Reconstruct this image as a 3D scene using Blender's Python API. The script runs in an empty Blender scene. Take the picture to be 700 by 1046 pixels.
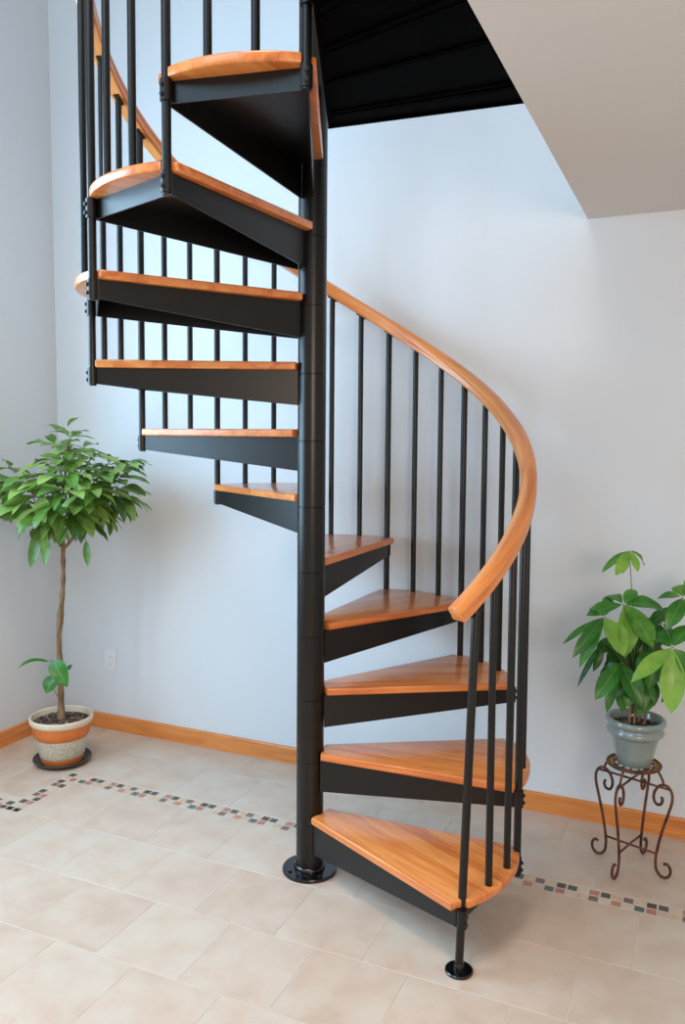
import bpy, bmesh, math, random
from math import sin, cos, pi, radians
from mathutils import Vector, Matrix, noise

SC = bpy.context.scene
COL = SC.collection

# ------------------------------------------------------------------ camera
CAM = Vector((.1125, -2.8256, 1.558)); YAW, PITCH, ROLL, FPX = -.0015, -.0913, .0085, 834.77
FW = Vector((sin(YAW) * cos(PITCH), cos(YAW) * cos(PITCH), sin(PITCH)))
RT = Vector((cos(YAW), -sin(YAW), 0)); UP = RT.cross(FW)
R2 = RT * cos(ROLL) + UP * sin(ROLL); U2 = -RT * sin(ROLL) + UP * cos(ROLL)
cd = bpy.data.cameras.new('camera'); co = bpy.data.objects.new('camera', cd); COL.objects.link(co)
M = Matrix((R2, U2, -FW)).transposed().to_4x4(); M.translation = CAM; co.matrix_world = M
cd.sensor_fit = 'VERTICAL'; cd.sensor_height = 24; cd.lens = FPX / 1046 * 24; cd.clip_start = .05
SC.camera = co

def at(px, py, y):
    """point of the place seen at photo position px,py at depth y"""
    d = FW + R2 * ((px - 350) / FPX) + U2 * ((523 - py) / FPX)
    return CAM + d * ((y - CAM.y) / d.y)

# ------------------------------------------------------------------ materials
def lin(c):
    return tuple(((v / 255) / 12.92 if v / 255 <= .04045 else ((v / 255 + .055) / 1.055) ** 2.4) for v in c) + (1,)

def new_mat(name):
    m = bpy.data.materials.new(name); m.use_nodes = True
    nt = m.node_tree; return m, nt, nt.nodes['Principled BSDF']

def N(nt, t, **kw):
    n = nt.nodes.new(t)
    for k, v in kw.items():
        if k in n.inputs: n.inputs[k].default_value = v
        else: setattr(n, k, v)
    return n

def plain(name, c, rough=.5, metal=0, spec=.5, var=.0, scale=8, bump=0, bscale=60, coat=0):
    m, nt, b = new_mat(name)
    b.inputs['Roughness'].default_value = rough; b.inputs['Metallic'].default_value = metal
    b.inputs['Specular IOR Level'].default_value = spec; b.inputs['Coat Weight'].default_value = coat
    tc = N(nt, 'ShaderNodeTexCoord')
    nz = N(nt, 'ShaderNodeTexNoise', Scale=scale, Detail=4.0)
    nt.links.new(tc.outputs['Object'], nz.inputs['Vector'])
    rp = N(nt, 'ShaderNodeValToRGB')
    c0 = lin(c)
    rp.color_ramp.elements[0].position = .3; rp.color_ramp.elements[1].position = .7
    rp.color_ramp.elements[0].color = tuple(x * (1 - var) for x in c0[:3]) + (1,)
    rp.color_ramp.elements[1].color = tuple(min(1, x * (1 + var)) for x in c0[:3]) + (1,)
    nt.links.new(nz.outputs['Fac'], rp.inputs['Fac']); nt.links.new(rp.outputs['Color'], b.inputs['Base Color'])
    if bump:
        n2 = N(nt, 'ShaderNodeTexNoise', Scale=bscale, Detail=3.0); nt.links.new(tc.outputs['Object'], n2.inputs['Vector'])
        bp = N(nt, 'ShaderNodeBump', Strength=bump, Distance=.004)
        nt.links.new(n2.outputs['Fac'], bp.inputs['Height']); nt.links.new(bp.outputs['Normal'], b.inputs['Normal'])
    return m

def wood(name, dark, mid, light, axis=0, rough=.3, stave=0, coat=.3, attr=None):
    """grain runs along the chosen object axis; stave>0 glues boards of that width side by side"""
    m, nt, b = new_mat(name); L = nt.links.new
    tc = N(nt, 'ShaderNodeTexCoord'); oi = N(nt, 'ShaderNodeObjectInfo')
    if attr:
        src = N(nt, 'ShaderNodeAttribute', attribute_name=attr).outputs['Vector']
    else: src = tc.outputs['Object']
    ad = N(nt, 'ShaderNodeVectorMath', operation='ADD')
    sc = N(nt, 'ShaderNodeVectorMath', operation='SCALE'); sc.inputs['Scale'].default_value = 7
    cx = N(nt, 'ShaderNodeCombineXYZ')
    for i in range(3): L(oi.outputs['Random'], cx.inputs[i])
    L(cx.outputs[0], sc.inputs[0]); L(src, ad.inputs[0])
    if not attr: L(sc.outputs[0], ad.inputs[1])
    vec = ad.outputs[0]
    sp = N(nt, 'ShaderNodeSeparateXYZ'); L(vec, sp.inputs[0])
    across = sp.outputs[1 if axis == 0 else 0]
    fl = None
    if stave:
        dv = N(nt, 'ShaderNodeMath', operation='DIVIDE'); L(across, dv.inputs[0]); dv.inputs[1].default_value = stave
        fl = N(nt, 'ShaderNodeMath', operation='FLOOR'); L(dv.outputs[0], fl.inputs[0])
        wn = N(nt, 'ShaderNodeTexWhiteNoise', noise_dimensions='1D'); L(fl.outputs[0], wn.inputs['W'])
        off = N(nt, 'ShaderNodeVectorMath', operation='MULTIPLY_ADD')
        L(wn.outputs['Color'], off.inputs[0]); off.inputs[1].default_value = (5, 5, 5); L(vec, off.inputs[2]); vec = off.outputs[0]
    mp = N(nt, 'ShaderNodeMapping'); s = [26, 26, 26]; s[axis] = 2.6; mp.inputs['Scale'].default_value = s; L(vec, mp.inputs[0])
    nz = N(nt, 'ShaderNodeTexNoise', Scale=1.0, Detail=5.0, Distortion=1.2); L(mp.outputs[0], nz.inputs['Vector'])
    mp2 = N(nt, 'ShaderNodeMapping'); s = [160, 160, 160]; s[axis] = 7; mp2.inputs['Scale'].default_value = s; L(vec, mp2.inputs[0])
    n2 = N(nt, 'ShaderNodeTexNoise', Scale=1.0, Detail=3.0); L(mp2.outputs[0], n2.inputs['Vector'])
    mx = N(nt, 'ShaderNodeMix', data_type='FLOAT'); mx.inputs[0].default_value = .3
    L(nz.outputs['Fac'], mx.inputs[2]); L(n2.outputs['Fac'], mx.inputs[3])
    fac = mx.outputs[0]
    if stave:
        ma = N(nt, 'ShaderNodeMath', operation='MULTIPLY_ADD'); L(wn.outputs['Value'], ma.inputs[0]); ma.inputs[1].default_value = .16; L(fac, ma.inputs[2])
        sb = N(nt, 'ShaderNodeMath', operation='SUBTRACT'); L(ma.outputs[0], sb.inputs[0]); sb.inputs[1].default_value = .08; fac = sb.outputs[0]
    rp = N(nt, 'ShaderNodeValToRGB'); e = rp.color_ramp.elements
    e[0].position = .3; e[0].color = lin(dark); e[1].position = .68; e[1].color = lin(light)
    x = e.new(.47); x.color = lin(mid)
    L(fac, rp.inputs['Fac']); L(rp.outputs['Color'], b.inputs['Base Color'])
    b.inputs['Roughness'].default_value = rough; b.inputs['Coat Weight'].default_value = coat; b.inputs['Coat Roughness'].default_value = .12
    return m

MAT = {}
MAT['wall'] = plain('wall_paint', (215, 220, 226), .75, spec=.3, var=.012, scale=1.3, bump=.12, bscale=260)
MAT['ceil'] = plain('ceiling_paint', (214, 209, 203), .85, spec=.2, var=.01, scale=1.5, bump=.1, bscale=200)
MAT['tread'] = wood('tread_oak', (188, 98, 42), (216, 126, 60), (232, 152, 84), 0, .28, stave=.062, coat=.45)
MAT['rail'] = wood('rail_oak', (192, 104, 44), (220, 134, 66), (234, 158, 88), 0, .33, attr='along', coat=.4)
MAT['base'] = wood('baseboard_oak', (186, 104, 48), (214, 132, 66), (226, 150, 80), 0, .4, coat=.2)
MAT['metal'] = plain('black_powder_coat', (17, 15, 14), .34, metal=0, spec=.4, var=.08, scale=20, bump=.05, bscale=500)
MAT['metal_gloss'] = plain('gloss_black_steel', (13, 13, 14), .16, spec=.6, var=.05)
MAT['pole'] = plain('pole_black', (16, 13, 11), .3, spec=.4, var=.08, scale=14, bump=.03, bscale=400)
MAT['bolt'] = plain('bolt_steel', (45, 45, 48), .3, metal=.4)
MAT['landing'] = plain('landing_black', (1, 1, 1), .7, spec=.02, var=.1)
MAT['under'] = plain('underside_black', (5, 5, 5), .45, spec=.2)
MAT['white_plastic'] = plain('outlet_plastic', (226, 228, 232), .4)
MAT['slot'] = plain('outlet_slot', (150, 150, 150), .6)
MAT['clay'] = plain('terracotta', (214, 122, 58), .6, var=.1, scale=12, bump=.1)
MAT['cream'] = plain('cream_glaze', (218, 206, 184), .55, var=.05, scale=20)
MAT['saucer'] = plain('dark_saucer_plastic', (54, 56, 50), .35, var=.1)
MAT['green_pot'] = plain('celadon_glaze', (130, 143, 141), .2, spec=.6, var=.13, scale=9, coat=.5)
MAT['cord'] = plain('green_stem', (104, 116, 70), .6)

def pebble():
    m, nt, b = new_mat('crackled_cream_relief'); L = nt.links.new
    tc = N(nt, 'ShaderNodeTexCoord'); vo = N(nt, 'ShaderNodeTexVoronoi', Scale=110.0, feature='DISTANCE_TO_EDGE')
    nz = N(nt, 'ShaderNodeTexNoise', Scale=90.0, Detail=3.0)
    L(tc.outputs['Object'], vo.inputs['Vector']); L(tc.outputs['Object'], nz.inputs['Vector'])
    mu = N(nt, 'ShaderNodeMath', operation='MULTIPLY'); L(vo.outputs['Distance'], mu.inputs[0]); L(nz.outputs['Fac'], mu.inputs[1])
    rp = N(nt, 'ShaderNodeValToRGB'); rp.color_ramp.elements[0].color = lin((168, 162, 148)); rp.color_ramp.elements[1].color = lin((226, 220, 206)); rp.color_ramp.elements[1].position = .13
    L(mu.outputs[0], rp.inputs['Fac']); L(rp.outputs['Color'], b.inputs['Base Color'])
    bp = N(nt, 'ShaderNodeBump', Strength=.6, Distance=.003); L(mu.outputs[0], bp.inputs['Height']); L(bp.outputs['Normal'], b.inputs['Normal'])
    b.inputs['Roughness'].default_value = .7
    return m
MAT['pebble'] = pebble()

def soil_mat():
    m, nt, b = new_mat('bark_soil'); L = nt.links.new
    tc = N(nt, 'ShaderNodeTexCoord'); vo = N(nt, 'ShaderNodeTexVoronoi', Scale=75.0); L(tc.outputs['Object'], vo.inputs['Vector'])
    sp = N(nt, 'ShaderNodeSeparateXYZ'); L(vo.outputs['Color'], sp.inputs[0])
    rp = N(nt, 'ShaderNodeValToRGB'); e = rp.color_ramp.elements
    e[0].color = lin((34, 24, 22)); e[1].color = lin((150, 128, 110)); e[1].position = 1; x = e.new(.6); x.color = lin((74, 54, 46))
    L(sp.outputs[0], rp.inputs['Fac']); L(rp.outputs['Color'], b.inputs['Base Color']); b.inputs['Roughness'].default_value = .9
    return m
MAT['soil'] = soil_mat()

def leaf_mat(name, c1, c2, c3):
    m, nt, b = new_mat(name); L = nt.links.new
    a = N(nt, 'ShaderNodeAttribute', attribute_name='tone'); sp = N(nt, 'ShaderNodeSeparateXYZ'); L(a.outputs['Vector'], sp.inputs[0])
    tc = N(nt, 'ShaderNodeTexCoord'); nz = N(nt, 'ShaderNodeTexNoise', Scale=30.0, Detail=3.0); L(tc.outputs['Object'], nz.inputs['Vector'])
    ma = N(nt, 'ShaderNodeMath', operation='MULTIPLY_ADD'); L(nz.outputs['Fac'], ma.inputs[0]); ma.inputs[1].default_value = .45; L(sp.outputs[0], ma.inputs[2])
    rp = N(nt, 'ShaderNodeValToRGB'); e = rp.color_ramp.elements
    e[0].position = .25; e[0].color = lin(c1); e[1].position = 1.15 if False else 1; e[1].color = lin(c3); x = e.new(.6); x.color = lin(c2)
    L(ma.outputs[0], rp.inputs['Fac'])
    # pale midrib and side veins drawn from the leaf's own coordinates
    mr = N(nt, 'ShaderNodeMapRange'); mr.inputs['From Min'].default_value = 0; mr.inputs['From Max'].default_value = .07; mr.inputs['To Min'].default_value = .38; mr.inputs['To Max'].default_value = 0
    L(sp.outputs[1], mr.inputs['Value'])
    mix = N(nt, 'ShaderNodeMix', data_type='RGBA'); L(mr.outputs[0], mix.inputs[0]); L(rp.outputs['Color'], mix.inputs[6]); mix.inputs[7].default_value = lin((170, 196, 110))
    L(mix.outputs[2], b.inputs['Base Color'])
    b.inputs['Roughness'].default_value = .34; b.inputs['Specular IOR Level'].default_value = .5
    tr = N(nt, 'ShaderNodeBsdfTranslucent'); L(mix.outputs[2], tr.inputs['Color'])
    ms = N(nt, 'ShaderNodeMixShader'); ms.inputs[0].default_value = .22
    L(b.outputs[0], ms.inputs[1]); L(tr.outputs[0], ms.inputs[2]); L(ms.outputs[0], nt.nodes['Material Output'].inputs['Surface'])
    return m
MAT['leaf_a'] = leaf_mat('tree_leaf', (44, 82, 28), (92, 134, 52), (148, 178, 96))
MAT['leaf_b'] = leaf_mat('money_tree_leaf', (20, 62, 22), (58, 126, 40), (138, 184, 72))

def bark():
    m, nt, b = new_mat('young_bark'); L = nt.links.new
    tc = N(nt, 'ShaderNodeTexCoord'); mp = N(nt, 'ShaderNodeMapping'); mp.inputs['Scale'].default_value = (60, 60, 14); L(tc.outputs['Object'], mp.inputs[0])
    nz = N(nt, 'ShaderNodeTexNoise', Scale=1.0, Detail=4.0); L(mp.outputs[0], nz.inputs['Vector'])
    rp = N(nt, 'ShaderNodeValToRGB'); e = rp.color_ramp.elements; e[0].position = .3; e[1].position = .7
    e[0].color = lin((96, 72, 50)); e[1].color = lin((160, 132, 98)); L(nz.outputs['Fac'], rp.inputs['Fac']); L(rp.outputs['Color'], b.inputs['Base Color'])
    bp = N(nt, 'ShaderNodeBump', Strength=.4, Distance=.003); L(nz.outputs['Fac'], bp.inputs['Height']); L(bp.outputs['Normal'], b.inputs['Normal'])
    b.inputs['Roughness'].default_value = .8
    return m
MAT['bark'] = bark()

def rust():
    m, nt, b = new_mat('rust_brown_iron'); L = nt.links.new
    tc = N(nt, 'ShaderNodeTexCoord'); nz = N(nt, 'ShaderNodeTexNoise', Scale=26.0, Detail=4.0); L(tc.outputs['Object'], nz.inputs['Vector'])
    rp = N(nt, 'ShaderNodeValToRGB'); e = rp.color_ramp.elements; e[0].position = .35; e[1].position = .7
    e[0].color = lin((50, 38, 36)); e[1].color = lin((124, 66, 40)); L(nz.outputs['Fac'], rp.inputs['Fac']); L(rp.outputs['Color'], b.inputs['Base Color'])
    b.inputs['Roughness'].default_value = .42; b.inputs['Metallic'].default_value = .25
    return m
MAT['rust'] = rust()
MAT['gold'] = plain('gold_bead', (150, 112, 52), .35, metal=.3, var=.4, scale=40)

def tile_mat():
    m, nt, b = new_mat('beige_ceramic_tile'); L = nt.links.new
    a = N(nt, 'ShaderNodeAttribute', attribute_name='tone'); sp = N(nt, 'ShaderNodeSeparateXYZ'); L(a.outputs['Vector'], sp.inputs[0])
    tc = N(nt, 'ShaderNodeTexCoord')
    ad = N(nt, 'ShaderNodeVectorMath', operation='ADD'); L(tc.outputs['Object'], ad.inputs[0])
    sc = N(nt, 'ShaderNodeVectorMath', operation='SCALE'); sc.inputs['Scale'].default_value = 9; L(a.outputs['Vector'], sc.inputs[0]); L(sc.outputs[0], ad.inputs[1])
    nz = N(nt, 'ShaderNodeTexNoise', Scale=9.0, Detail=8.0, Distortion=.2); L(ad.outputs[0], nz.inputs['Vector'])
    ma = N(nt, 'ShaderNodeMath', operation='MULTIPLY_ADD'); L(sp.outputs[0], ma.inputs[0]); ma.inputs[1].default_value = .16; L(nz.outputs['Fac'], ma.inputs[2])
    rp = N(nt, 'ShaderNodeValToRGB'); e = rp.color_ramp.elements
    e[0].position = .38; e[0].color = lin((193, 170, 152)); e[1].position = .75; e[1].color = lin((202, 187, 172))
    x = e.new(.56); x.color = lin((200, 179, 162)); L(ma.outputs[0], rp.inputs['Fac']); L(rp.outputs['Color'], b.inputs['Base Color'])
    b.inputs['Roughness'].default_value = .33; b.inputs['Specular IOR Level'].default_value = .45
    n2 = N(nt, 'ShaderNodeTexNoise', Scale=22.0, Detail=4.0); L(tc.outputs['Object'], n2.inputs['Vector'])
    bp = N(nt, 'ShaderNodeBump', Strength=.18, Distance=.006); L(n2.outputs['Fac'], bp.inputs['Height']); L(bp.outputs['Normal'], b.inputs['Normal'])
    return m
MAT['tile'] = tile_mat()
MAT['grout'] = plain('pale_grout', (198, 184, 169), .85, var=.03, scale=40)
MOS = {'dk': (78, 78, 74), 'red': (176, 122, 106), 'brown': (124, 98, 86), 'pale': (206, 178, 154), 'tan': (200, 172, 138), 'teal': (80, 102, 96), 'pink': (176, 112, 100), 'orange': (190, 128, 102), 'olive': (78, 68, 50)}
for k, c in MOS.items(): MAT['m_' + k] = plain('mosaic_' + k, c, .4, var=.22, scale=60)

# ------------------------------------------------------------------ mesh helpers
def obj(name, bm, mats, parent=None, smooth=False, loc=None, rotz=0):
    me = bpy.data.meshes.new(name)
    bmesh.ops.recalc_face_normals(bm, faces=bm.faces) if not bm.faces.layers.int.get('keep') else None
    bm.to_mesh(me); bm.free()
    for m in (mats if isinstance(mats, list) else [mats]): me.materials.append(m)
    if smooth:
        for p in me.polygons: p.use_smooth = True
        if smooth != 'all': me.set_sharp_from_angle(angle=radians(38))
    o = bpy.data.objects.new(name, me); COL.objects.link(o)
    if parent: o.parent = parent
    if loc is not None: o.location = loc
    o.rotation_euler.z = rotz
    return o

def thing(name, label, cat, loc=(0, 0, 0), group=None):
    o = bpy.data.objects.new(name, None); COL.objects.link(o); o.location = loc; o.empty_display_size = .1
    o['label'] = label; o['category'] = cat
    if group: o['group'] = group
    return o

def struct(o, label=None):
    o['kind'] = 'structure'
    if label: o['label'] = label
    return o

def prism(bm, pts, z0, z1, mat=0, bev=0, seg=2):
    """extrude a polygon (x,y) from z0 to z1, optionally bevelling its edges"""
    lo = [bm.verts.new((x, y, z0)) for x, y in pts]; hi = [bm.verts.new((x, y, z1)) for x, y in pts]
    fs = [bm.faces.new(hi), bm.faces.new(lo[::-1])]
    n = len(pts)
    for i in range(n): fs.append(bm.faces.new((lo[i], lo[(i + 1) % n], hi[(i + 1) % n], hi[i])))
    for f in fs: f.material_index = mat
    bmesh.ops.recalc_face_normals(bm, faces=fs)
    if bev:
        es = set(e for f in fs[:2] for e in f.edges)
        bmesh.ops.bevel(bm, geom=list(es), offset=bev, segments=seg, affect='EDGES', profile=.5)

def hexa(bm, c8, mat=0):
    v = [bm.verts.new(c) for c in c8]
    for q in ((0, 3, 2, 1), (4, 5, 6, 7), (0, 1, 5, 4), (1, 2, 6, 5), (2, 3, 7, 6), (3, 0, 4, 7)):
        f = bm.faces.new([v[i] for i in q]); f.material_index = mat

def box(bm, lo, hi, mat=0):
    (a, b, c), (d, e, f) = lo, hi
    hexa(bm, [(a, b, c), (d, b, c), (d, e, c), (a, e, c), (a, b, f), (d, b, f), (d, e, f), (a, e, f)], mat)

def lathe(bm, prof, seg=48, mat=0, c=(0, 0), closed=False):
    rings = []
    for r, z in prof:
        if r < 1e-6: rings.append([bm.verts.new((c[0], c[1], z))])
        else: rings.append([bm.verts.new((c[0] + r * cos(2 * pi * i / seg), c[1] + r * sin(2 * pi * i / seg), z)) for i in range(seg)])
    pr = list(zip(rings, rings[1:])) + ([(rings[-1], rings[0])] if closed else [])
    for a, b in pr:
        for i in range(seg):
            j = (i + 1) % seg
            if len(a) == 1 and len(b) == 1: continue
            if len(a) == 1: f = bm.faces.new((a[0], b[i], b[j]))
            elif len(b) == 1: f = bm.faces.new((a[i], a[j], b[0]))
            else: f = bm.faces.new((a[i], a[j], b[j], b[i]))
            f.material_index = mat

def tube(bm, pts, rad, seg=10, mat=0, caps=True):
    pts = [Vector(p) for p in pts]; n = len(pts)
    rad = rad if isinstance(rad, (list, tuple)) else [rad] * n
    t0 = (pts[1] - pts[0]).normalized()
    u = t0.orthogonal().normalized(); rings = []
    for i, p in enumerate(pts):
        t = (pts[min(i + 1, n - 1)] - pts[max(i - 1, 0)]).normalized()
        u = (u - t * u.dot(t)).normalized(); v = t.cross(u)
        rings.append([bm.verts.new(p + (u * cos(2 * pi * k / seg) + v * sin(2 * pi * k / seg)) * rad[i]) for k in range(seg)])
    for a, b in zip(rings, rings[1:]):
        for k in range(seg):
            f = bm.faces.new((a[k], a[(k + 1) % seg], b[(k + 1) % seg], b[k])); f.material_index = mat
    if caps: bm.faces.new(rings[0][::-1]).material_index = mat; bm.faces.new(rings[-1]).material_index = mat

def spline(pts, sub=6):
    pts = [Vector(p) for p in pts]; out = []
    for i in range(len(pts) - 1):
        p0 = pts[max(i - 1, 0)]; p1 = pts[i]; p2 = pts[i + 1]; p3 = pts[min(i + 2, len(pts) - 1)]
        for k in range(sub):
            t = k / sub
            out.append(.5 * ((2 * p1) + (-p0 + p2) * t + (2 * p0 - 5 * p1 + 4 * p2 - p3) * t * t + (-p0 + 3 * p1 - 3 * p2 + p3) * t ** 3))
    out.append(pts[-1]); return out

# ------------------------------------------------------------------ the room
TH = math.atan2(-.4067, .9135)                  # the room is turned against the camera
DU = Vector((cos(TH), sin(TH), 0)); DV = Vector((-sin(TH), cos(TH), 0))
def uv(u, v, z=0): return DU * u + DV * v + Vector((0, 0, z))
VB, UL, URIM, ZC, ZT = .8304, -1.916, .781, 2.41, 5.4
UR, VF = 3.2, -4.2

def room(name, bm, mats, label=None, smooth=False):
    return struct(obj(name, bm, mats, rotz=TH, smooth=smooth), label)

# floor: grout bed, beige tiles in running bond, inset mosaic strip -- one mesh
random.seed(3)
bm = bmesh.new()
box(bm, (UL - .1, VF, -.08), (UR, VB + .1, -.0009), 1)
tl = bm.verts.layers.float_vector.new('tone')
names = list(MOS); midx = {k: i + 2 for i, k in enumerate(names)}
G = .0022
def slab(u0, v0, u1, v1, mat, top=0., g=G):
    u0 += g; v0 += g; u1 -= g; v1 -= g
    if u1 - u0 < .004 or v1 - v0 < .004: return
    t = Vector((random.random(), random.random(), random.random())); e = .0006
    lo = [(u0, v0, -.004), (u1, v0, -.004), (u1, v1, -.004), (u0, v1, -.004)]
    md = [(u0, v0, top - e), (u1, v0, top - e), (u1, v1, top - e), (u0, v1, top - e)]
    hi = [(u0 + e, v0 + e, top), (u1 - e, v0 + e, top), (u1 - e, v1 - e, top), (u0 + e, v1 - e, top)]
    vs = [[bm.verts.new(p) for p in ring] for ring in (lo, md, hi)]
    for ring in vs:
        for v in ring: v[tl] = t
    for a, b in zip(vs, vs[1:]):
        for i in range(4): bm.faces.new((a[i], a[(i + 1) % 4], b[(i + 1) % 4], b[i])).material_index = mat
    bm.faces.new(vs[2]).material_index = mat
PT = .0371; V1, V2 = .2785, .2405                # mosaic rows
SB, ST = V2 - PT / 2 - .004, V1 + PT / 2 + .004       # strip between these
UA, UB = -1.354, -1.3165                        # columns of the turned leg
LA, LB = UA - PT / 2 - .004, UB + PT / 2 + .004
LBOT, LTOP = -.0250 - PT * 1.5 - .004, 0        # leg's lower end, where it turns to the left
def rowtiles(v0, v1, ph, umin, umax):
    k = math.floor((umin - ph) / .2985) - 1
    while ph + k * .2985 < umax:
        a, b = max(umin, ph + k * .2985), min(umax, ph + (k + 1) * .2985)
        if b - a > .008: slab(a, v0, b, v1, 0)
        k += 1
RH = .3025
# right of the leg, below the strip
bands = [(SB, -.1, .216), (-.1, -.4025, .073)]
v = -.4025; i = 0
rows = [(-.1, SB, .216)]
v = -.1; ph = [.073, .224, .073, .224]
for i in range(14):
    rows.append((v - RH, v, ph[i % 2])); v -= RH
for v0, v1, p in rows:
    if v1 <= LBOT + .001 or v0 >= LBOT:
        if v0 >= LBOT: rowtiles(v0, v1, p, LB, UR)
        else: rowtiles(v0, v1, p, UL, UR)
    else:
        rowtiles(v0, v1, p, LB, UR); rowtiles(v0, LBOT, p, UL, LB)
# above the strip / left of the leg
rowtiles(ST, ST + .3, .957, LA, UR); rowtiles(ST + .3, VB, .795, UL, UR)
rowtiles(ST, ST + .3, .957, UL, LA)
LT2 = LBOT + 2 * PT + .008
rowtiles(LT2, ST, .8, UL, LA)
# mosaic
pat = [(None, 'tan'), ('red', 'brown'), ('dk', None), ('tan', 'orange'), ('brown', None), ('pale', 'teal'), ('olive', 'pink'), ('dk', None)]
def mos(u, v, c): slab(u - PT / 2, v - PT / 2, u + PT / 2, v + PT / 2, midx[c], 0, .0032)
def blank(u, v): slab(u - PT / 2, v - PT / 2, u + PT / 2, v + PT / 2, 0, 0, -.0004)
k = -60
while .922 + k * PT < UR:
    u = .922 + k * PT
    if u > UB + PT * .6:
        a, b = pat[k % 8]
        mos(u, V1, a) if a else blank(u, V1)
        mos(u, V2, b) if b else blank(u, V2)
    k += 1
leg = {(0, 0): 'dk', (1, 1): 'red', (0, 1): 'pale', (0, 2): 'dk', (0, 3): 'brown', (1, 3): 'dk', (1, 4): 'pale', (0, 5): 'dk', (1, 6): 'red', (0, 6): 'brown',
       (1, 7): 'dk', (0, 7): 'pale', (0, 8): 'dk', (1, 8): 'red', (0, 9): 'pale', (1, 10): 'dk', (0, 10): 'dk', (-1, 9): 'dk', (-1, 10): 'red', (-2, 10): 'dk', (-3, 9): 'dk',
       (-2, 9): None, (-4, 10): 'tan', (-5, 9): 'red', (-5, 10): 'brown', (-6, 9): 'dk', (-7, 9): 'tan', (-7, 10): 'orange', (-8, 9): 'brown', (-9, 9): 'pale', (-9, 10): 'teal', (-10, 9): 'olive', (-10, 10): 'pink', (-11, 9): 'dk'}
for cidx in range(2):
    for j in range(11):
        u, v = (UA, UB)[cidx], V1 - j * PT * 1.0
        c = leg.get((cidx, j)); mos(u, v, c) if c else blank(u, v)
for i in range(-15, 0):
    for j in (9, 10):
        u, v = UA + i * PT, V1 - j * PT; c = leg.get((i, j))
        if u - PT / 2 > UL: mos(u, v, c) if c else blank(u, v)
room('floor', bm, [MAT['tile'], MAT['grout']] + [MAT['m_' + k] for k in names], 'beige ceramic tile floor with an inset strip of small mosaic tiles')

# walls
bm = bmesh.new(); box(bm, (UL - .12, VB, -.08), (UR, VB + .12, ZT)); room('wall_back', bm, MAT['wall'], 'pale painted wall behind the stair')
bm = bmesh.new()
WA, WB, WZ0, WZ1 = -1.9, -.12, .95, 2.95           # glazed door opening in the left wall
box(bm, (UL - .12, WB, 0), (UL, VB, ZT)); box(bm, (UL - .12, VF, 0), (UL, WA, ZT))
box(bm, (UL - .12, WA, WZ1), (UL, WB, ZT)); box(bm, (UL - .12, WA, 0), (UL, WB, WZ0))
room('wall_left', bm, MAT['wall'], 'pale painted wall left of the corner')
# window frame and sash bars of the glazed opening (left of the picture's edge)
bm = bmesh.new(); w = .06
for a, b in ((WA - w, WA + .02), (WB - .02, WB + w), ((WA + WB) / 2 - .03, (WA + WB) / 2 + .03)): box(bm, (UL - .09, a, WZ0 - .02), (UL + .018, b, WZ1 + .02))
box(bm, (UL - .09, WA - w, WZ1 - .02), (UL + .018, WB + w, WZ1 + w)); box(bm, (UL - .09, WA - w, WZ0 - w), (UL + .018, WB + w, WZ0 + .02))
room('window_1', bm, MAT['base'], 'wood framed glazed opening in the left wall')
# loft: its drywall underside is the low ceiling on the right; the high ceiling closes the stair well
bm = bmesh.new(); box(bm, (URIM, VF, ZC), (UR, VB, 2.70)); room('ceiling', bm, MAT['ceil'], 'low drywall ceiling under the loft')
bm = bmesh.new(); box(bm, (UL, VF, ZT), (UR, VB, ZT + .1)); room('ceiling', bm, MAT['ceil'], 'high ceiling above the stair well')
# baseboards, eased top edge
def board(name, pts, axis_u, label):
    bm = bmesh.new(); (a0, b0), (a1, b1) = pts; t = .013; h = .081
    prof = [(0, 0), (t, 0), (t, h - .006), (t - .002, h - .0015), (t - .006, h), (0, h)]
    r0 = []; r1 = []
    for d, z in prof:
        if axis_u: r0.append(bm.verts.new((a0, b0 - d, z))); r1.append(bm.verts.new((a1, b1 - d, z)))
        else: r0.append(bm.verts.new((a0 + d, b0, z))); r1.append(bm.verts.new((a1 + d, b1, z)))
    n = len(prof); bm.faces.new(r0); bm.faces.new(r1[::-1])
    for i in range(n): bm.faces.new((r0[i], r1[i], r1[(i + 1) % n], r0[(i + 1) % n]))
    return bm
room('baseboard_back', board('b', ((UL, VB), (UR, VB)), True, ''), MAT['base'], 'oak baseboard along the back wall')
mb = board('b', ((UL, WB + .06), (UL, VB - .013)), False, '')
# grain along the wall: give this board its own axes
bmesh.ops.rotate(mb, verts=mb.verts, cent=(0, 0, 0), matrix=Matrix.Rotation(-pi / 2, 3, 'Z'))
o = obj('baseboard_left', mb, MAT['base'], rotz=TH + pi / 2); struct(o, 'oak baseboard along the left wall')

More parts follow.
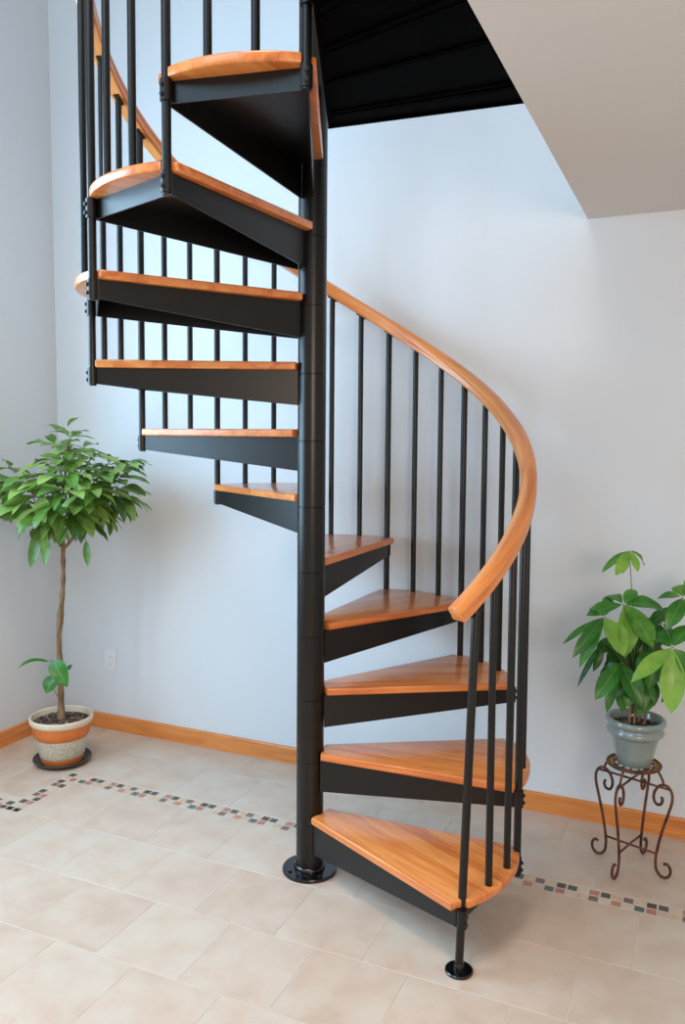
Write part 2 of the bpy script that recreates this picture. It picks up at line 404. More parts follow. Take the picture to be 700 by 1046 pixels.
# wall outlet
ow = thing('wall_outlet', 'white wall outlet low on the back wall right of the tall potted tree', 'outlet', uv(-1.587, VB, .375)); ow.rotation_euler.z = TH
bm = bmesh.new(); prism(bm, [(-.036, -.058), (.036, -.058), (.036, .058), (-.036, .058)], 0, .006, bev=.002)
bmesh.ops.rotate(bm, verts=bm.verts, cent=(0, 0, 0), matrix=Matrix.Rotation(pi / 2, 3, 'X'))
obj('cover_plate', bm, MAT['white_plastic'], ow)
for s in (-1, 1):
    bm = bmesh.new()
    pts = [(.017 * cos(t), .0145 * sin(t)) for t in [i * pi / 12 for i in range(24)]]
    prism(bm, [(x, max(-.0125, min(.0125, y))) for x, y in pts], .005, .0085)
    bmesh.ops.rotate(bm, verts=bm.verts, cent=(0, 0, 0), matrix=Matrix.Rotation(pi / 2, 3, 'X'))
    rc = obj('receptacle', bm, MAT['white_plastic'], ow, loc=(0, 0, s * .0195))
    bm = bmesh.new()
    for x in (-.006, .006): box(bm, (x - .0012, -.0088, -.002), (x + .0012, -.008, .006))
    box(bm, (-.002, -.0088, -.010), (.002, -.008, -.006)); obj('slot', bm, MAT['slot'], rc)

# ------------------------------------------------------------------ spiral staircase
A0, DA, RP, RI = -.8908, .5109, .74, .2263
ST_ = thing('spiral_staircase', 'black steel spiral staircase with oak treads and curved oak handrail around a centre pole', 'staircase')
bm = bmesh.new()
prof = [(.0, .012), (.0485, .012)]
z = .012
for k in range(1, 17):
    zj = k * RI - .040
    prof += [(.0485, zj - .0018), (.0468, zj - .0006), (.0468, zj + .0006), (.0485, zj + .0018)]
prof += [(.0485, 3.66), (.044, 3.67), (0, 3.67)]
lathe(bm, prof, 64); obj('center_pole', bm, MAT['pole'], ST_, smooth=True)
bm = bmesh.new(); lathe(bm, [(0, 0), (.097, 0), (.098, .002), (.098, .009), (.096, .012), (0, .012)], 72)
bp_ = obj('base_plate', bm, MAT['metal_gloss'], ST_, smooth=True)
bm = bmesh.new(); lathe(bm, [(.049, .012), (.056, .012), (.056, .02), (.053, .026), (.049, .028)], 48); obj('collar', bm, MAT['metal_gloss'], bp_, smooth=True)
def bolt_bm(r=.0075, h=.006):
    bm = bmesh.new(); prism(bm, [(r * cos(i * pi / 3), r * sin(i * pi / 3)) for i in range(6)], 0, h * .7); lathe(bm, [(r * .75, h * .6), (r * .55, h), (0, h * 1.1)], 12); return bm
for i in range(4):
    a = i * pi / 2 + .5; obj('bolt', bolt_bm(), MAT['metal_gloss'], bp_, loc=(.078 * cos(a), .078 * sin(a), .0115))

# one tread: oak board, steel bracket under it, bolts at the outer corners
def ray_pt(x, off): return (x * cos(DA) - off * sin(DA), x * sin(DA) + off * cos(DA))
def tread_pts():
    p = [(.056, -.035), (.728, -.035), (.7285, -.013), (.738, .0135), (.749, .0145)]
    n = 14; t0, t1 = math.atan2(.0145, .749), DA - math.atan2(.0125, .749)
    for i in range(1, n):
        f = i / n; p.append(((.749 + .019 * sin(pi * f) ** .8) * cos(t0 + (t1 - t0) * f), (.749 + .019 * sin(pi * f) ** .8) * sin(t0 + (t1 - t0) * f)))
    p += [ray_pt(.749, -.0125), ray_pt(.738, -.0125), ray_pt(.7265, -.002), ray_pt(.7265, .018), ray_pt(.722, .0235), ray_pt(.058, .034)]
    # inner end hugs the pole
    a0, a1 = math.atan2(.034, .058) + DA, math.atan2(-.035, .056)
    for i in range(1, 6):
        a = a0 + (a1 - a0) * i / 6; p.append((.0505 * cos(a), .0505 * sin(a)))
    return p
WT = .0265
bm = bmesh.new(); prism(bm, tread_pts(), -WT, 0, bev=.0055, seg=3)
tread0 = obj('tread', bm, MAT['tread'], ST_, smooth=True)
def plate(bm, p0, p1, th, zt, h0, h1, side):
    d = (Vector(p1) - Vector(p0)).normalized(); n = Vector((-d.y, d.x)) * th * side
    a, b = Vector(p0), Vector(p1)
    hexa(bm, [(a.x, a.y, zt - h0), (b.x, b.y, zt - h1), (b.x + n.x, b.y + n.y, zt - h1), (a.x + n.x, a.y + n.y, zt - h0),
              (a.x, a.y, zt), (b.x, b.y, zt), (b.x + n.x, b.y + n.y, zt), (a.x + n.x, a.y + n.y, zt)])
bm = bmesh.new(); th = .005; zt = -WT - .0002
plate(bm, (.0475, -.020), (.729, -.012), th, zt, .118, .054, 1)
q0, q1 = ray_pt(.0485, .004), ray_pt(.729, .004)
plate(bm, q0, q1, th, zt, .118, .054, -1)
e0, e1 = (.7285, -.012), ray_pt(.7285, .004)
plate(bm, e0, e1, th, zt, .054, .054, 1)
# ledge angles that carry the board and the clamp ears that hold the posts
prism(bm, [(.0495, -.014), (.724, -.009), ray_pt(.724, .001), ray_pt(.05, .001)], zt - .003, zt)
for a, off in ((0, 0), (DA, 0)):
    c = Vector((.7285 * cos(a), .7285 * sin(a)))
    rr = .0155
    cc = (RP * cos(a), RP * sin(a))
    prism(bm, [(cc[0] + rr * cos(t), cc[1] + rr * sin(t)) for t in [i * pi / 8 for i in range(16)]], zt - .054, zt)
fr0 = obj('tread_bracket', bm, MAT['metal'], tread0, smooth=True)
bolts = []
for a in (0, DA):
    for dz in (-.016, -.04):
        bm = bolt_bm(.0065, .006)
        bmesh.ops.rotate(bm, verts=bm.verts, cent=(0, 0, 0), matrix=Matrix.Rotation(pi / 2, 3, 'Y')); bmesh.ops.rotate(bm, verts=bm.verts, cent=(0, 0, 0), matrix=Matrix.Rotation(a, 3, 'Z'))
        r = RP + .0150; bolts.append(obj('bolt', bm, MAT['bolt'], tread0, loc=(r * cos(a), r * sin(a), zt + dz)))
for k in range(1, 12):
    if k == 1: t = tread0
    else:
        t = tread0.copy(); COL.objects.link(t)
        for c in [fr0] + bolts:
            c2 = c.copy(); COL.objects.link(c2); c2.parent = t
    t.location = (0, 0, k * RI); t.rotation_euler.z = A0 + (k - 1) * DA

# handrail
def rail_xy(a):
    an = A0 + a * DA; R = .733
    return R * cos(an), R * sin(an), an
RAIL = 1.092
def rail_z(a):   # underside of the handrail
    return a * RI + RAIL - .022 * max(0, 1 - max(a, -.25) / 1.6) ** 1.5
prof = [(-.019, 0), (.019, 0), (.0235, .004), (.0245, .012), (.0215, .018), (.0215, .023), (.0245, .029), (.0225, .038), (.015, .0445), (0, .047), (-.015, .0445), (-.0225, .038), (-.0245, .029), (-.0215, .023), (-.0215, .018), (-.0245, .012), (-.0235, .004)]
bm = bmesh.new(); al = bm.verts.layers.float_vector.new('along')
rings = []; na = 190; a_lo, a_hi = -.075, 11.2
for i in range(na + 1):
    a = a_lo + (a_hi - a_lo) * i / na
    x, y, an = rail_xy(a); c = Vector((x, y, rail_z(a)))
    x2, y2, _ = rail_xy(a + .01); x1, y1, _ = rail_xy(a - .01)
    t = (Vector((x2, y2, rail_z(a + .01))) - Vector((x1, y1, rail_z(a - .01)))).normalized()
    rd = Vector((cos(an), sin(an), 0)); up = rd.cross(t).normalized()
    if up.z < 0: up = -up
    ring = []
    for w_, h_ in prof:
        v = bm.verts.new(c + rd * w_ * 1.1 + up * (h_ * 1.12 - .001)); v[al] = (a * .4, w_, h_); ring.append(v)
    rings.append(ring)
for a, b in zip(rings, rings[1:]):
    for k in range(len(prof)): bm.faces.new((a[k], a[(k + 1) % len(prof)], b[(k + 1) % len(prof)], b[k]))
for ring, flip in ((rings[0], -1), (rings[-1], 1)):
    cc = sum((v.co for v in ring), Vector()) / len(ring)
    tdir = (rings[0][0].co - rings[1][0].co).normalized() if flip < 0 else (rings[-1][0].co - rings[-2][0].co).normalized()
    inner = []
    for v in ring:
        n_ = bm.verts.new(cc + (v.co - cc) * .82 + tdir * .004); n_[al] = v[al]; inner.append(n_)
    for k in range(len(ring)): bm.faces.new((ring[k], ring[(k + 1) % len(ring)], inner[(k + 1) % len(ring)], inner[k]))
    bm.faces.new(inner)
obj('handrail', bm, MAT['rail'], ST_, smooth=True)

# balusters
def baluster(j):
    a = j / 3; an = A0 + a * DA; nose = j % 3 == 0; k = j // 3   # k = tread below this post
    rr = .0112 if not nose else .0125
    x, y = RP * cos(an), RP * sin(an)
    if j == 0: z0 = .006
    elif nose: z0 = k * RI - WT - .060
    else: z0 = (k + 1) * RI
    tx, ty, _ = rail_xy(a)
    if j == 0: y += .016; x -= .003; tx, ty = x + .027, y + .010
    z1 = rail_z(a) + .004
    bm = bmesh.new()
    tube(bm, [(x, y, z0), (x + (tx - x) * .0, y, z0 + .02), (tx, ty, z1 - .014), (tx, ty, z1)], [rr, rr, rr, rr * .75], 16)
    name = 'newel_post' if j == 0 else 'baluster'
    o = obj(name, bm, MAT['metal'], ST_, smooth=True)
    # bent tab screwed under the rail
    bm = bmesh.new(); tvec = Vector((-sin(an), cos(an), 0)); rd = Vector((cos(an), sin(an), 0)); sl = RI / (DA * RP)
    c = Vector((tx, ty, z1 - .007)); ax = (tvec + Vector((0, 0, sl))).normalized(); up = rd.cross(ax).normalized(); up = -up if up.z < 0 else up
    P8 = []
    for uz in (-.003, .002):
        for sx, sy in ((-1, -1), (1, -1), (1, 1), (-1, 1)): P8.append(c + ax * (.022 * sx) + rd * (.0095 * sy) + up * uz)
    hexa(bm, P8); obj('rail_tab', bm, MAT['metal'], o)
    if j == 0:
        bm = bmesh.new(); lathe(bm, [(0, 0), (.040, 0), (.0415, .002), (.0415, .006), (.039, .009), (.017, .010), (.0155, .026), (.0125, .028)], 40, c=(x, y))
        f = obj('foot_plate', bm, MAT['metal_gloss'], o, smooth=True)
    return o
for j in range(0, 34):
    if j == 33: continue
    baluster(j)
# post at the head of the stair, clamped to the last tread and to the landing
an = A0 + 11 * DA; x, y = RP * cos(an), RP * sin(an)
bm = bmesh.new(); tube(bm, [(x, y, 11 * RI - WT - .06), (x, y, 3.62)], .0125, 16)
o = obj('newel_post', bm, MAT['metal'], ST_, smooth=True)
bm = bmesh.new(); lathe(bm, [(.0125, 2.60), (.018, 2.60), (.018, 2.655), (.0125, 2.655)], 24, c=(x, y)); obj('post_clamp', bm, MAT['metal'], o, smooth=True)

# landing: black plate platform on steel channels, from the pole to the loft edge
LZ = 12 * RI
bm = bmesh.new()
Lc = Vector((.02, -.02)); dF = Vector((.939, -.343))
def toRim(p, d):
    nrm = Vector((-DU.x, -DU.y)); c = -URIM
    return p + d * ((c - nrm.dot(p)) / nrm.dot(d))
far0 = Vector((.052, -.052)); far1 = toRim(far0, dF)
dN = Vector((DV.x, DV.y)) * -1
near1 = far1 + dN * 1.05; near0 = Vector((.030, -.86)); 
poly = [(far0.x, far0.y), (near0.x, near0.y), (near1.x, near1.y), (far1.x, far1.y)]
prism(bm, poly, LZ - .012, LZ)
P = [Vector(p) for p in poly]
def chan(a, b, dep, th=.006):
    d = (b - a).normalized(); n = Vector((-d.y, d.x)) * th
    hexa(bm, [(a.x, a.y, LZ - dep), (b.x, b.y, LZ - dep), (b.x + n.x, b.y + n.y, LZ - dep), (a.x + n.x, a.y + n.y, LZ - dep), (a.x, a.y, LZ - .012), (b.x, b.y, LZ - .012), (b.x + n.x, b.y + n.y, LZ - .012), (a.x + n.x, a.y + n.y, LZ - .012)])
for i in range(4): chan(P[i], P[(i + 1) % 4], .155)
for f in (.10, .16, .40, .62, .85):
    chan(P[0].lerp(P[1], f), P[3].lerp(P[2], f), .15)
# pan closing the underside between the ribs
obj('landing_platform', bm, MAT['landing'], ST_)
bm = bmesh.new(); c_ = (P[0] + P[1] + P[2] + P[3]) / 4
prism(bm, [tuple(c_.lerp(p, .985)) for p in P], LZ - .148, LZ - .142)
for f in (.12, .15, .42, .66, .9):
    a, b = P[0].lerp(P[1], f), P[3].lerp(P[2], f); d = (b - a).normalized(); a = a + d * .02; b = b - d * .02; n = Vector((-d.y, d.x)) * .008
    hexa(bm, [(a.x, a.y, LZ - .1525), (b.x, b.y, LZ - .1525), (b.x + n.x, b.y + n.y, LZ - .1525), (a.x + n.x, a.y + n.y, LZ - .1525), (a.x, a.y, LZ - .147), (b.x, b.y, LZ - .147), (b.x + n.x, b.y + n.y, LZ - .147), (a.x + n.x, a.y + n.y, LZ - .147)])
obj('underside_pan', bm, MAT['landing'], bpy.data.objects['landing_platform'])

# ------------------------------------------------------------------ plants
def leaf(bm, tl, base, tip, width, droop=.15, fold=.25, roll=0., tone=.5, up=Vector((0, 0, 1)), blunt=.5):
    """a leaf blade from base to tip: arched, folded along its midrib"""
    base, tip = Vector(base), Vector(tip); ax = tip - base; L = ax.length; ax.normalize()
    side = ax.cross(up)
    if side.length < .12: side = ax.cross(Vector((.3, -1, .2)))
    side.normalize(); nr = side.cross(ax).normalized()
    side, nr = side * cos(roll) + nr * sin(roll), nr * cos(roll) - side * sin(roll)
    n = 9; rows = []
    for i in range(n + 1):
        t = i / n
        c = base + ax * (L * t) + nr * (droop * L * 4 * t * (1 - t))
        w = width * .5 * (sin(pi * min(1, t ** (.75 + .35 * blunt))) ** .78) * (1 - .12 * t) if 0 < t < 1 else .0006
        row = []
        for s in (-1, -.5, 0, .5, 1):
            wob = .05 * width * sin(9 * t + s * 2 + tone * 20) * abs(s)
            v = bm.verts.new(c + side * (w * s) + nr * (fold * w * (abs(s) ** 1.3) + wob * (1 if 0 < t < 1 else 0)))
            v[tl] = (tone, abs(s), t); row.append(v)
        rows.append(row)
    for a, b in zip(rows, rows[1:]):
        for k in range(4): bm.faces.new((a[k], a[k + 1], b[k + 1], b[k]))

def potgroup(): pass

# --- left: tall single-stem tree
random.seed(11)
TB = Vector((-1.226, .965, 0))
sau = thing('plant_saucer', 'dark plastic saucer on the floor under the terracotta banded pot', 'saucer', TB)
bm = bmesh.new(); lathe(bm, [(0, .0), (.105, .0), (.118, .004), (.131, .020), (.133, .023), (.129, .024), (.116, .009), (.104, .006), (0, .006)], 56); obj('dish', bm, MAT['saucer'], sau, smooth=True)
bm = bmesh.new(); lathe(bm, [(.1285, .0205), (.134, .0205), (.1352, .0235), (.134, .0262), (.1285, .0255)], 56, closed=True); obj('rolled_rim', bm, MAT['saucer'], sau, smooth=True)
pt = thing('potted_tree', 'tall slender leafy tree in a cream and terracotta banded pot by the room corner', 'potted plant', TB + Vector((0, 0, .0065)))
bm = bmesh.new()
Z = lambda pr: [(r, z * 1.10) for r, z in pr]
lathe(bm, Z([(0, 0), (.092, 0), (.096, .004), (.101, .030)]), 56, 1)
lathe(bm, Z([(.101, .030), (.1035, .034), (.119, .110), (.120, .113)]), 56, 2)
lathe(bm, Z([(.120, .113), (.1225, .118), (.127, .122), (.131, .140), (.138, .168), (.138, .172)]), 56, 1)
lathe(bm, Z([(.138, .172), (.142, .175), (.1455, .180), (.1465, .192), (.145, .199), (.141, .202), (.137, .200), (.135, .192), (.133, .172), (.09, .165), (0, .165)]), 56, 0)
pot_o = obj('pot', bm, [MAT['cream'], MAT['clay'], MAT['pebble']], pt, smooth=True)
def soil(par, R, z, seed):
    bm = bmesh.new(); random.seed(seed)
    rings = [[bm.verts.new((0, 0, z + .012))]]
    for i in range(1, 13):
        r = R * i / 12; rings.append([bm.verts.new((r * cos(2 * pi * k / 48), r * sin(2 * pi * k / 48), z + .012 * (1 - (i / 12) ** 2) + random.uniform(-.0025, .0035) * (i < 12))) for k in range(48)])
    for k in range(48): bm.faces.new((rings[0][0], rings[1][k], rings[1][(k + 1) % 48]))
    for a, b in zip(rings[1:], rings[2:]):
        for k in range(48): bm.faces.new((a[k], b[k], b[(k + 1) % 48], a[(k + 1) % 48]))
    for _ in range(120):     # bark chips lying on top
        r = R * .93 * math.sqrt(random.random()); t = random.random() * 2 * pi; s = random.uniform(.004, .009)
        m = Matrix.Translation((r * cos(t), r * sin(t), z + .012 * (1 - (r / R) ** 2) + .002)) @ Matrix.Rotation(random.random() * 6, 4, Vector((random.random(), random.random(), random.random() + .1)).normalized()) @ Matrix.Diagonal((s, s * .6, s * .35, 1))
        bmesh.ops.create_icosphere(bm, subdivisions=1, radius=1, matrix=m)
    return obj('soil', bm, MAT['soil'], par, smooth='all')
soil(pt, .1335, .192, 5)
def L_(p, root): return Vector(p) - root
root = TB + Vector((0, 0, .0065))
def Pt(px, py, dy=0): return at(px, py, TB.y + dy) - root
trunk_px = [(63, 734), (62.5, 722), (62, 700), (61, 676), (60, 655), (61.5, 632), (63.5, 610), (64.5, 588), (64.5, 566), (65, 558)]
pts = [Pt(x, y) for x, y in trunk_px]; pts[0].z = .18
sp = spline(pts, 5); nn = len(sp)
bm = bmesh.new(); rads = [.0150 - .0055 * (i / nn) + .0012 * sin(i * 1.7) + (.004 if abs(i - 25) < 2 else 0) + .010 * max(0, 1 - i / 5) for i in range(nn)]
tube(bm, sp, rads, 14); obj('trunk', bm, MAT['bark'], pt, smooth='all')
top = pts[-1] - Vector((0, 0, .012))
# rosettes: px, py of each cluster centre, depth offset, leaf length, number of leaves, mean pitch
clus = [(72, 446, 0, .115, 7, .25), (57, 455, -.06, .12, 6, .1), (84, 458, .05, .12, 6, .1), (66, 470, -.12, .14, 7, .0), (95, 466, -.05, .14, 6, 0.0), (48, 474, .08, .14, 6, 0),
        (110, 474, .0, .14, 6, -.05), (124, 479, .06, .14, 7, -.1), (130, 472, -.02, .12, 6, .1), (38, 486, -.08, .15, 7, -.1), (20, 492, .02, .15, 7, -.1), (12, 478, .05, .11, 5, .1), (6, 500, .0, .14, 6, -.2),
        (60, 488, -.18, .16, 7, -.15), (82, 488, -.16, .16, 7, -.15), (104, 490, -.14, .16, 7, -.2), (70, 500, .12, .15, 6, -.1), (96, 500, .12, .15, 6, -.2), (120, 498, .1, .14, 6, -.3),
        (40, 506, -.14, .17, 7, -.35), (24, 514, -.04, .15, 6, -.4), (60, 514, -.20, .18, 7, -.45), (84, 512, -.18, .17, 7, -.45), (108, 508, -.08, .16, 6, -.45), (50, 520, -.10, .16, 5, -.6), (76, 520, -.12, .16, 5, -.5),
        (96, 520, -.06, .14, 5, -.6), (46, 526, .02, .12, 4, -.7), (70, 524, .08, .12, 4, -.5), (88, 528, .04, .12, 4, -.7), (16, 506, .12, .13, 5, -.3), (118, 512, .02, .12, 4, -.5),
        (76, 462, -.1, .13, 6, .15), (60, 478, .1, .14, 6, .1), (90, 478, .12, .14, 6, .0), (72, 482, -.2, .14, 6, .0), (104, 482, -.08, .13, 6, .0), (50, 490, -.12, .15, 6, -.1), (30, 498, -.1, .15, 6, -.2), (92, 500, -.22, .16, 6, -.2),
        (70, 502, -.24, .16, 6, -.25), (46, 500, .14, .15, 6, -.1), (118, 488, -.1, .13, 6, -.1), (34, 518, -.1, .13, 4, -.5), (56, 530, -.06, .13, 5, -.8), (84, 528, -.08, .13, 5, -.8), (14, 512, -.04, .13, 5, -.8), (124, 506, -.04, .13, 5, -.8), (42, 532, -.02, .13, 4, -.9), (100, 520, .0, .13, 4, -.8), (68, 516, -.16, .15, 6, -.5), (66, 456, .06, .11, 6, .2)]
bm = bmesh.new(); tl = bm.verts.layers.float_vector.new('tone'); bmb = bmesh.new()
random.seed(21)
hubs = [Pt(64, 545), Pt(48, 534, -.03), Pt(84, 534, .0), Pt(60, 520, .05), Pt(72, 515, -.05), Pt(66, 495, .0)]
tube(bmb, spline([top, hubs[0] + Vector((0, 0, -.01)), hubs[3], hubs[5], Pt(70, 450)], 4), [.008] * 5 + [.006] * 6 + [.004] * 6, 8)
tube(bmb, spline([top, Pt(56, 549, -.02), hubs[1], Pt(40, 508, -.05)], 4), [.0075] * 5 + [.005] * 8, 8); tube(bmb, spline([top, Pt(75, 549, -.02), hubs[2], Pt(104, 500, .0)], 4), [.0075] * 5 + [.005] * 8, 8)
def bl(c, spread=.0):
    return
for (px, py, dy, LL, nl, pit) in clus:
    c = Pt(px, py, dy); h = min(hubs, key=lambda q: (q - c).length + (0 if q.z < c.z else .2))
    tube(bmb, spline([h, h.lerp(c, .5) + Vector((0, 0, -.015)), c], 3), [.0035, .0034, .0032, .003, .0028, .0026, .0024], 6)
    out = Vector((c.x - top.x, c.y - top.y, 0)) * 1.2
    ph = random.random() * 6
    for i in range(nl):
        t = ph + i * 2 * pi / nl + random.uniform(-.3, .3)
        d = Vector((cos(t), sin(t), 0)) * .8 + out * 1.5
        d.z = pit * .8 + random.uniform(-.3, .3); d.normalize()
        l = LL * random.uniform(.78, 1.2)
        b0 = c + d * .018; e = b0 + d * l * .92 + Vector((0, 0, -.012 - .02 * random.random()))
        tube(bm, [c, b0 + (e - b0).normalized() * .004], .0013, 5, mat=1)
        leaf(bm, tl, b0, e, l * random.uniform(.38, .48), droop=random.uniform(.03, .13), fold=random.uniform(.1, .35), roll=random.uniform(-.35, .35), tone=random.uniform(.1, .8) + .12 * (pit > -.2))
for b, t, w in (((40, 540), (31, 580), .062), ((47, 545), (46, 578), .05), ((88, 552), (90, 580), .04), ((130, 505), (134, 534), .035), ((20, 505), (6, 533), .04), ((30, 508), (17, 542), .045), ((61, 535), (62, 556), .06), ((118, 505), (118, 530), .05)):
    h = min(hubs + [Pt(c[0], c[1], c[2]) for c in clus], key=lambda q: (q - Pt(*b, -.05)).length); tube(bm, spline([h, h.lerp(Pt(*b, -.05), .5) + Vector((0, -.006, .004)), Pt(*b, -.05)], 3), .0014, 5, mat=1)
    leaf(bm, tl, Pt(*b, -.05), Pt(*t, -.09), w, droop=-.03, fold=.2, tone=random.uniform(.2, .6), up=Vector((0, -1, .2)))
leaf(bm, tl, Pt(69, 436), Pt(83, 426, -.02), .045, .1, tone=.7); leaf(bm, tl, Pt(66, 438), Pt(44, 435, -.02), .03, .1, tone=.6)
obj('foliage', bm, [MAT['leaf_a'], MAT['cord']], pt, smooth='all'); obj('branch', bmb, MAT['bark'], pt, smooth='all')
# sucker shoot low on the trunk
bm = bmesh.new(); tl = bm.verts.layers.float_vector.new('tone')
leaf(bm, tl, Pt(50, 676, -.03), Pt(18, 683, -.06), .034, .16, .3, .3, tone=.3)
leaf(bm, tl, Pt(54, 674, -.05), Pt(69, 702, -.09), .088, .05, .2, 0, tone=.35, up=Vector((.2, -1, .3)), blunt=0)
leaf(bm, tl, Pt(56, 691, -.05), Pt(47, 708, -.08), .080, .05, .2, 0, tone=.3, up=Vector((-.2, -1, .3)), blunt=0)
leaf(bm, tl, Pt(69, 684, -.01), Pt(74, 679, -.02), .02, .05, .2, 0, tone=.3, up=Vector((-.2, -1, .3)))
tube(bm, spline([Pt(60, 712), Pt(55, 704, -.03), Pt(53, 690, -.04), Pt(52, 676, -.04)], 4), .0018, 6); tube(bm, spline([Pt(50, 676, -.03), Pt(54, 674, -.05), Pt(61, 680, -.01)], 4), .0018, 6)
tube(bm, [Pt(54, 694, -.04), Pt(56, 691, -.05)], .0016, 6)
obj('side_shoot', bm, MAT['leaf_b'], pt, smooth='all')

# --- right: iron stand with potted money tree
SBs = Vector((1.173, .045, 0))
stn = thing('plant_stand', 'small rust-brown scrolled iron plant stand on the floor by the back wall', 'plant stand', SBs)
HT = .355
legp = [(.124, .052), (.134, .057), (.146, .045), (.147, .024), (.134, .007), (.115, .0065), (.099, .022), (.094, .048), (.096, .085), (.110, .16), (.131, .24), (.142, .285), (.141, .318), (.124, .340), (.100, .337), (.082, .314), (.077, .287), (.086, .266), (.102, .267), (.109, .283), (.105, .296)]
angs = [radians(137), radians(-133), radians(-43), radians(47)]
for a in angs:
    bm = bmesh.new(); tube(bm, spline([(r * cos(a), r * sin(a), z) for r, z in legp], 5), .0052, 10); obj('leg', bm, MAT['rust'], stn, smooth='all')
for z, rr in ((.082, .094), (.330, .136)):
    for i in (0, 1):
        a, b = angs[i], angs[i + 2]; bm = bmesh.new()
        tube(bm, [(rr * cos(a), rr * sin(a), z + .003 * i), (rr * .5 * (cos(a) + cos(b)), rr * .5 * (sin(a) + sin(b)), z + .006 * i), (rr * cos(b), rr * sin(b), z + .003 * i)], .004, 8); obj('cross_brace', bm, MAT['rust'], stn, smooth='all')
for a in angs:
    bm = bmesh.new(); tube(bm, spline([(.112 * cos(a), .112 * sin(a), .340), (.104 * cos(a), .104 * sin(a), .362), (.090 * cos(a), .090 * sin(a), .384)], 3), .0045, 8); obj('tray_bracket', bm, MAT['rust'], stn, smooth='all')
bm = bmesh.new()
for R, z, r in ((.0915, 0.390, .0050), (.068, 0.387, .0035), (.030, 0.387, .0035)):
    c = [(R + r * cos(t), z + r * sin(t)) for t in [i * pi / 5 for i in range(10)]]; lathe(bm, c, 48, closed=True)
for i in range(12):
    a = i * pi / 6; tube(bm, [(.028 * cos(a), .028 * sin(a), .385), (.0905 * cos(a), .0905 * sin(a), .389)], .0026, 6)
tray = obj('tray', bm, MAT['rust'], stn, smooth='all')
bm = bmesh.new()
for i in range(26):
    a = i * 2 * pi / 26; bmesh.ops.create_icosphere(bm, subdivisions=2, radius=1, matrix=Matrix.Translation((.080 * cos(a), .080 * sin(a), .3885)) @ Matrix.Rotation(a, 4, 'Z') @ Matrix.Diagonal((.0085, .007, .0045, 1)))
obj('bead_ring', bm, MAT['gold'], tray, smooth='all')
# pot
PB = SBs + Vector((0, 0, .3905))
mt = thing('potted_money_tree', 'bushy broad-leaved plant in a grey-green glazed pot on the iron stand', 'potted plant', PB)
bm = bmesh.new()
lathe(bm, [(0, 0), (.056, 0), (.0605, .004), (.066, .030), (.077, .080), (.0835, .104), (.0845, .107), (.090, .110), (.0975, .116), (.100, .124), (.0975, .132), (.0925, .137), (.091, .141), (.093, .146),
           (.1005, .150), (.105, .158), (.1035, .167), (.098, .172), (.091, .171), (.087, .163), (.084, .14), (.08, .13), (0, .128)], 60)
obj('pot', bm, MAT['green_pot'], mt, smooth='all')
soil(mt, .0845, .138, 8)
def Q(px, py, dy=0): return at(px, py, PB.y + dy) - PB
bm = bmesh.new()
for dx, dy, tx, ty, tdy in ((-7, 0, 643, 700, -.02), (-2, -.015, 648, 690, .0), (3, .01, 654, 695, .02), (8, -.01, 662, 690, .0)):
    b = Q(650 + dx, 737, dy); b.z = .135
    tube(bm, spline([b, b.lerp(Q(tx, ty, tdy), .5) + Vector((.004, 0, 0)), Q(tx, ty, tdy)], 4), .0052, 8)
obj('stem', bm, MAT['bark'], mt, smooth='all')
# each hub with its leaves: (hub px,py,depth), [(tip px, tip py, tip depth, width m, tone)]
HB = [((643, 562, .0), [(615, 585, -.03, .030, .5), (629, 588, -.05, .040, .75), (636, 586, -.04, .03, .65), (652, 584, -.04, .032, .75), (658, 578, .03, .035, .5)]),
      ((637, 617, -.04), [(599, 629, -.03, .050, .35), (622, 608, .02, .045, .4), (650, 603, .0, .045, .45), (678, 623, -.04, .062, .35), (638, 672, -.12, .075, .6), (667, 662, -.12, .080, .45), (650, 648, .02, .07, .4)]),
      ((618, 630, -.06), [(575, 658, -.08, .026, .3), (585, 672, -.12, .042, .25), (592, 682, -.13, .042, .35), (637, 670, -.15, .078, .65), (603, 621, .0, .045, .35), (622, 609, .02, .04, .4)]),
      ((616, 655, .0), [(590, 702, -.05, .020, .15), (606, 686, -.02, .03, .15), (630, 690, .0, .06, .2)]),
      ((634, 677, -.06), [(608, 715, -.12, .060, .3), (620, 728, -.1, .038, .25), (655, 722, -.14, .066, .25), (613, 690, -.02, .04, .15), (636, 728, -.08, .055, .3)]),
      ((660, 645, .02), [(682, 648, -.04, .055, .25), (672, 690, .0, .07, .2), (650, 690, .0, .075, .15), (690, 620, .05, .05, .3), (640, 668, .05, .07, .15)]),
      ((688, 661, -.14), [(645, 697, -.2, .052, .7), (686, 729, -.19, .078, .75), (712, 700, -.16, .07, .4), (706, 640, -.08, .06, .35), (664, 650, -.08, .06, .3), (684, 640, -.06, .05, .35)]),
      ((698, 610, -.06), [(672, 612, -.1, .032, .4), (681, 643, -.12, .055, .35), (712, 640, -.12, .055, .45), (724, 612, -.06, .05, .5), (692, 598, .0, .05, .5), (712, 590, .02, .05, .5)]),
      ((668, 690, -.02), [(668, 722, -.06, .030, .3), (652, 732, -.08, .050, .35), (660, 728, -.06, .045, .3), (688, 700, .0, .05, .15), (676, 718, .04, .04, .2)]),
      ((650, 690, .06), [(632, 722, .02, .06, .15), (668, 720, .05, .06, .15), (646, 730, .02, .05, .2), (628, 700, .06, .06, .1)])]
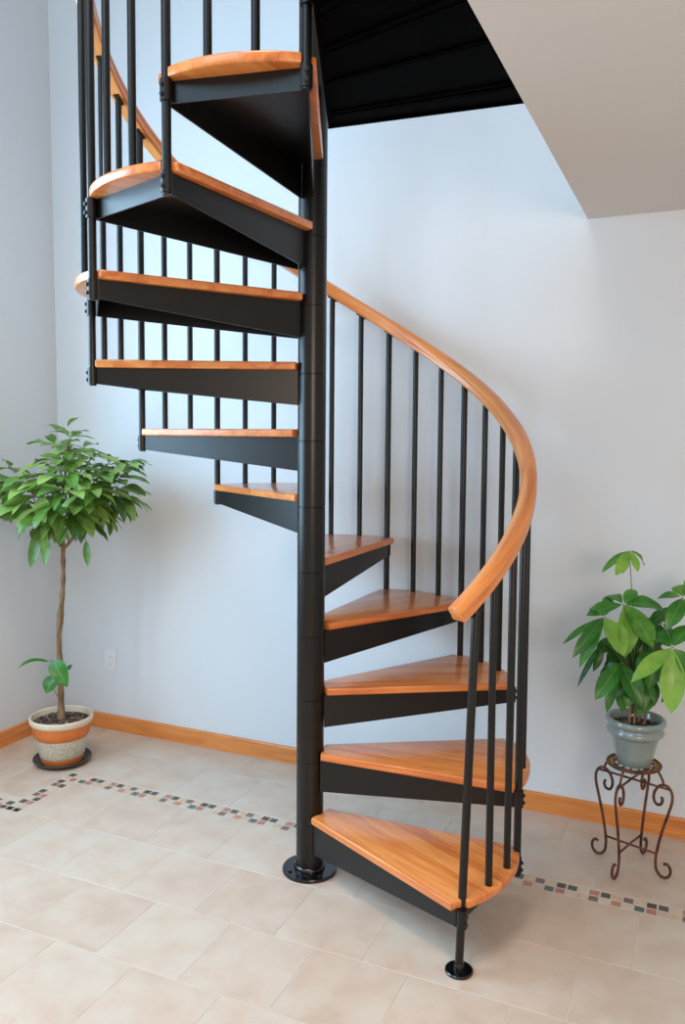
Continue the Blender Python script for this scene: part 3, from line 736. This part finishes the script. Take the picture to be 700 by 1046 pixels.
HB += [((651, 690, -.07), [(640, 722, -.11, .052, .3), (657, 726, -.12, .056, .2), (670, 718, -.1, .052, .35), (630, 712, -.1, .05, .25)]),
       ((672, 664, -.06), [(662, 704, -.1, .06, .3), (682, 704, -.08, .055, .2), (650, 684, -.08, .05, .35)]),
       ((640, 660, .08), [(618, 700, .06, .06, .1), (640, 705, .1, .07, .15), (660, 700, .08, .07, .1), (668, 672, .1, .06, .2)]),
       ((664, 668, .06), [(676, 700, .08, .06, .15), (690, 690, .06, .06, .2), (660, 712, .04, .065, .2), (684, 668, .08, .05, .3)]),
       ((630, 650, .05), [(610, 668, .03, .05, .25), (628, 690, .04, .07, .2), (644, 684, .02, .07, .25)]),
       ((676, 636, .06), [(664, 668, .04, .06, .3), (690, 650, .06, .055, .35), (700, 628, .06, .05, .4), (656, 640, .08, .05, .3)])]
random.seed(4)
bm = bmesh.new(); tl = bm.verts.layers.float_vector.new('tone')
crown = Q(650, 700, 0)
for (hx, hy, hd), lv in HB:
    h = Q(hx, hy, hd)
    mid = crown.lerp(h, .55) + Vector((0, 0, .02)); tube(bm, spline([crown, mid, h], 6), .0016 if hy < 600 else .0022, 6, mat=1)
    for (tx, ty, td, w, tn) in lv:
        t = Q(tx, ty, td); d = (t - h)
        leaf(bm, tl, h + d.normalized() * .006, t, w * 1.12, droop=random.uniform(.05, .11), fold=random.uniform(.15, .35), roll=random.uniform(-.2, .2), tone=tn, up=Vector((random.uniform(-.2, .2), -.55, .85)), blunt=1)
obj('foliage', bm, [MAT['leaf_b'], MAT['cord']], mt, smooth='all')

# ------------------------------------------------------------------ light
def area(name, loc, target, sx, sy, power, color, spread=pi):
    l = bpy.data.lights.new(name, 'AREA'); l.shape = 'RECTANGLE'; l.size = sx; l.size_y = sy; l.energy = power; l.color = color; l.spread = spread
    o = bpy.data.objects.new(name, l); COL.objects.link(o); o.location = loc
    o.rotation_euler = (Vector(target) - Vector(loc)).to_track_quat('-Z', 'Y').to_euler(); return o
# daylight through the window in the left wall
area('daylight_left', uv(UL - .14, (WA + WB) / 2, (WZ0 + WZ1) / 2), uv(UL + 2, (WA + WB) / 2 + .6, 1.6), WB - WA, WZ1 - WZ0, 122, (.44, .74, 1))
# high windows of the stair well, behind and above the photographer
area('daylight_high', uv(-1.0, -4.1, 4.5), uv(-.2, .6, 1.6), 2.4, 2.0, 66, (.42, .76, 1))
# warm light from the stair well's ceiling and from the room on the right
area('stairwell_lamp', uv(.3, -2.3, 5.3), uv(.3, -2.6, 0), 1.2, 1.2, 58, (1, .82, .66), radians(120))
area('room_lamp', uv(2.6, -3.6, 1.9), uv(.8, .8, 1.5), 1.2, 1.0, 44, (1, .80, .62))

w = bpy.data.worlds.new('world'); SC.world = w; w.use_nodes = True
bg = w.node_tree.nodes['Background']; bg.inputs[0].default_value = (1, .92, .84, 1); bg.inputs[1].default_value = .62

SC.view_settings.view_transform = 'Standard'; SC.view_settings.look = 'None'; SC.view_settings.gamma = 1; SC.view_settings.use_curve_mapping = False
SC.view_settings.exposure = .1
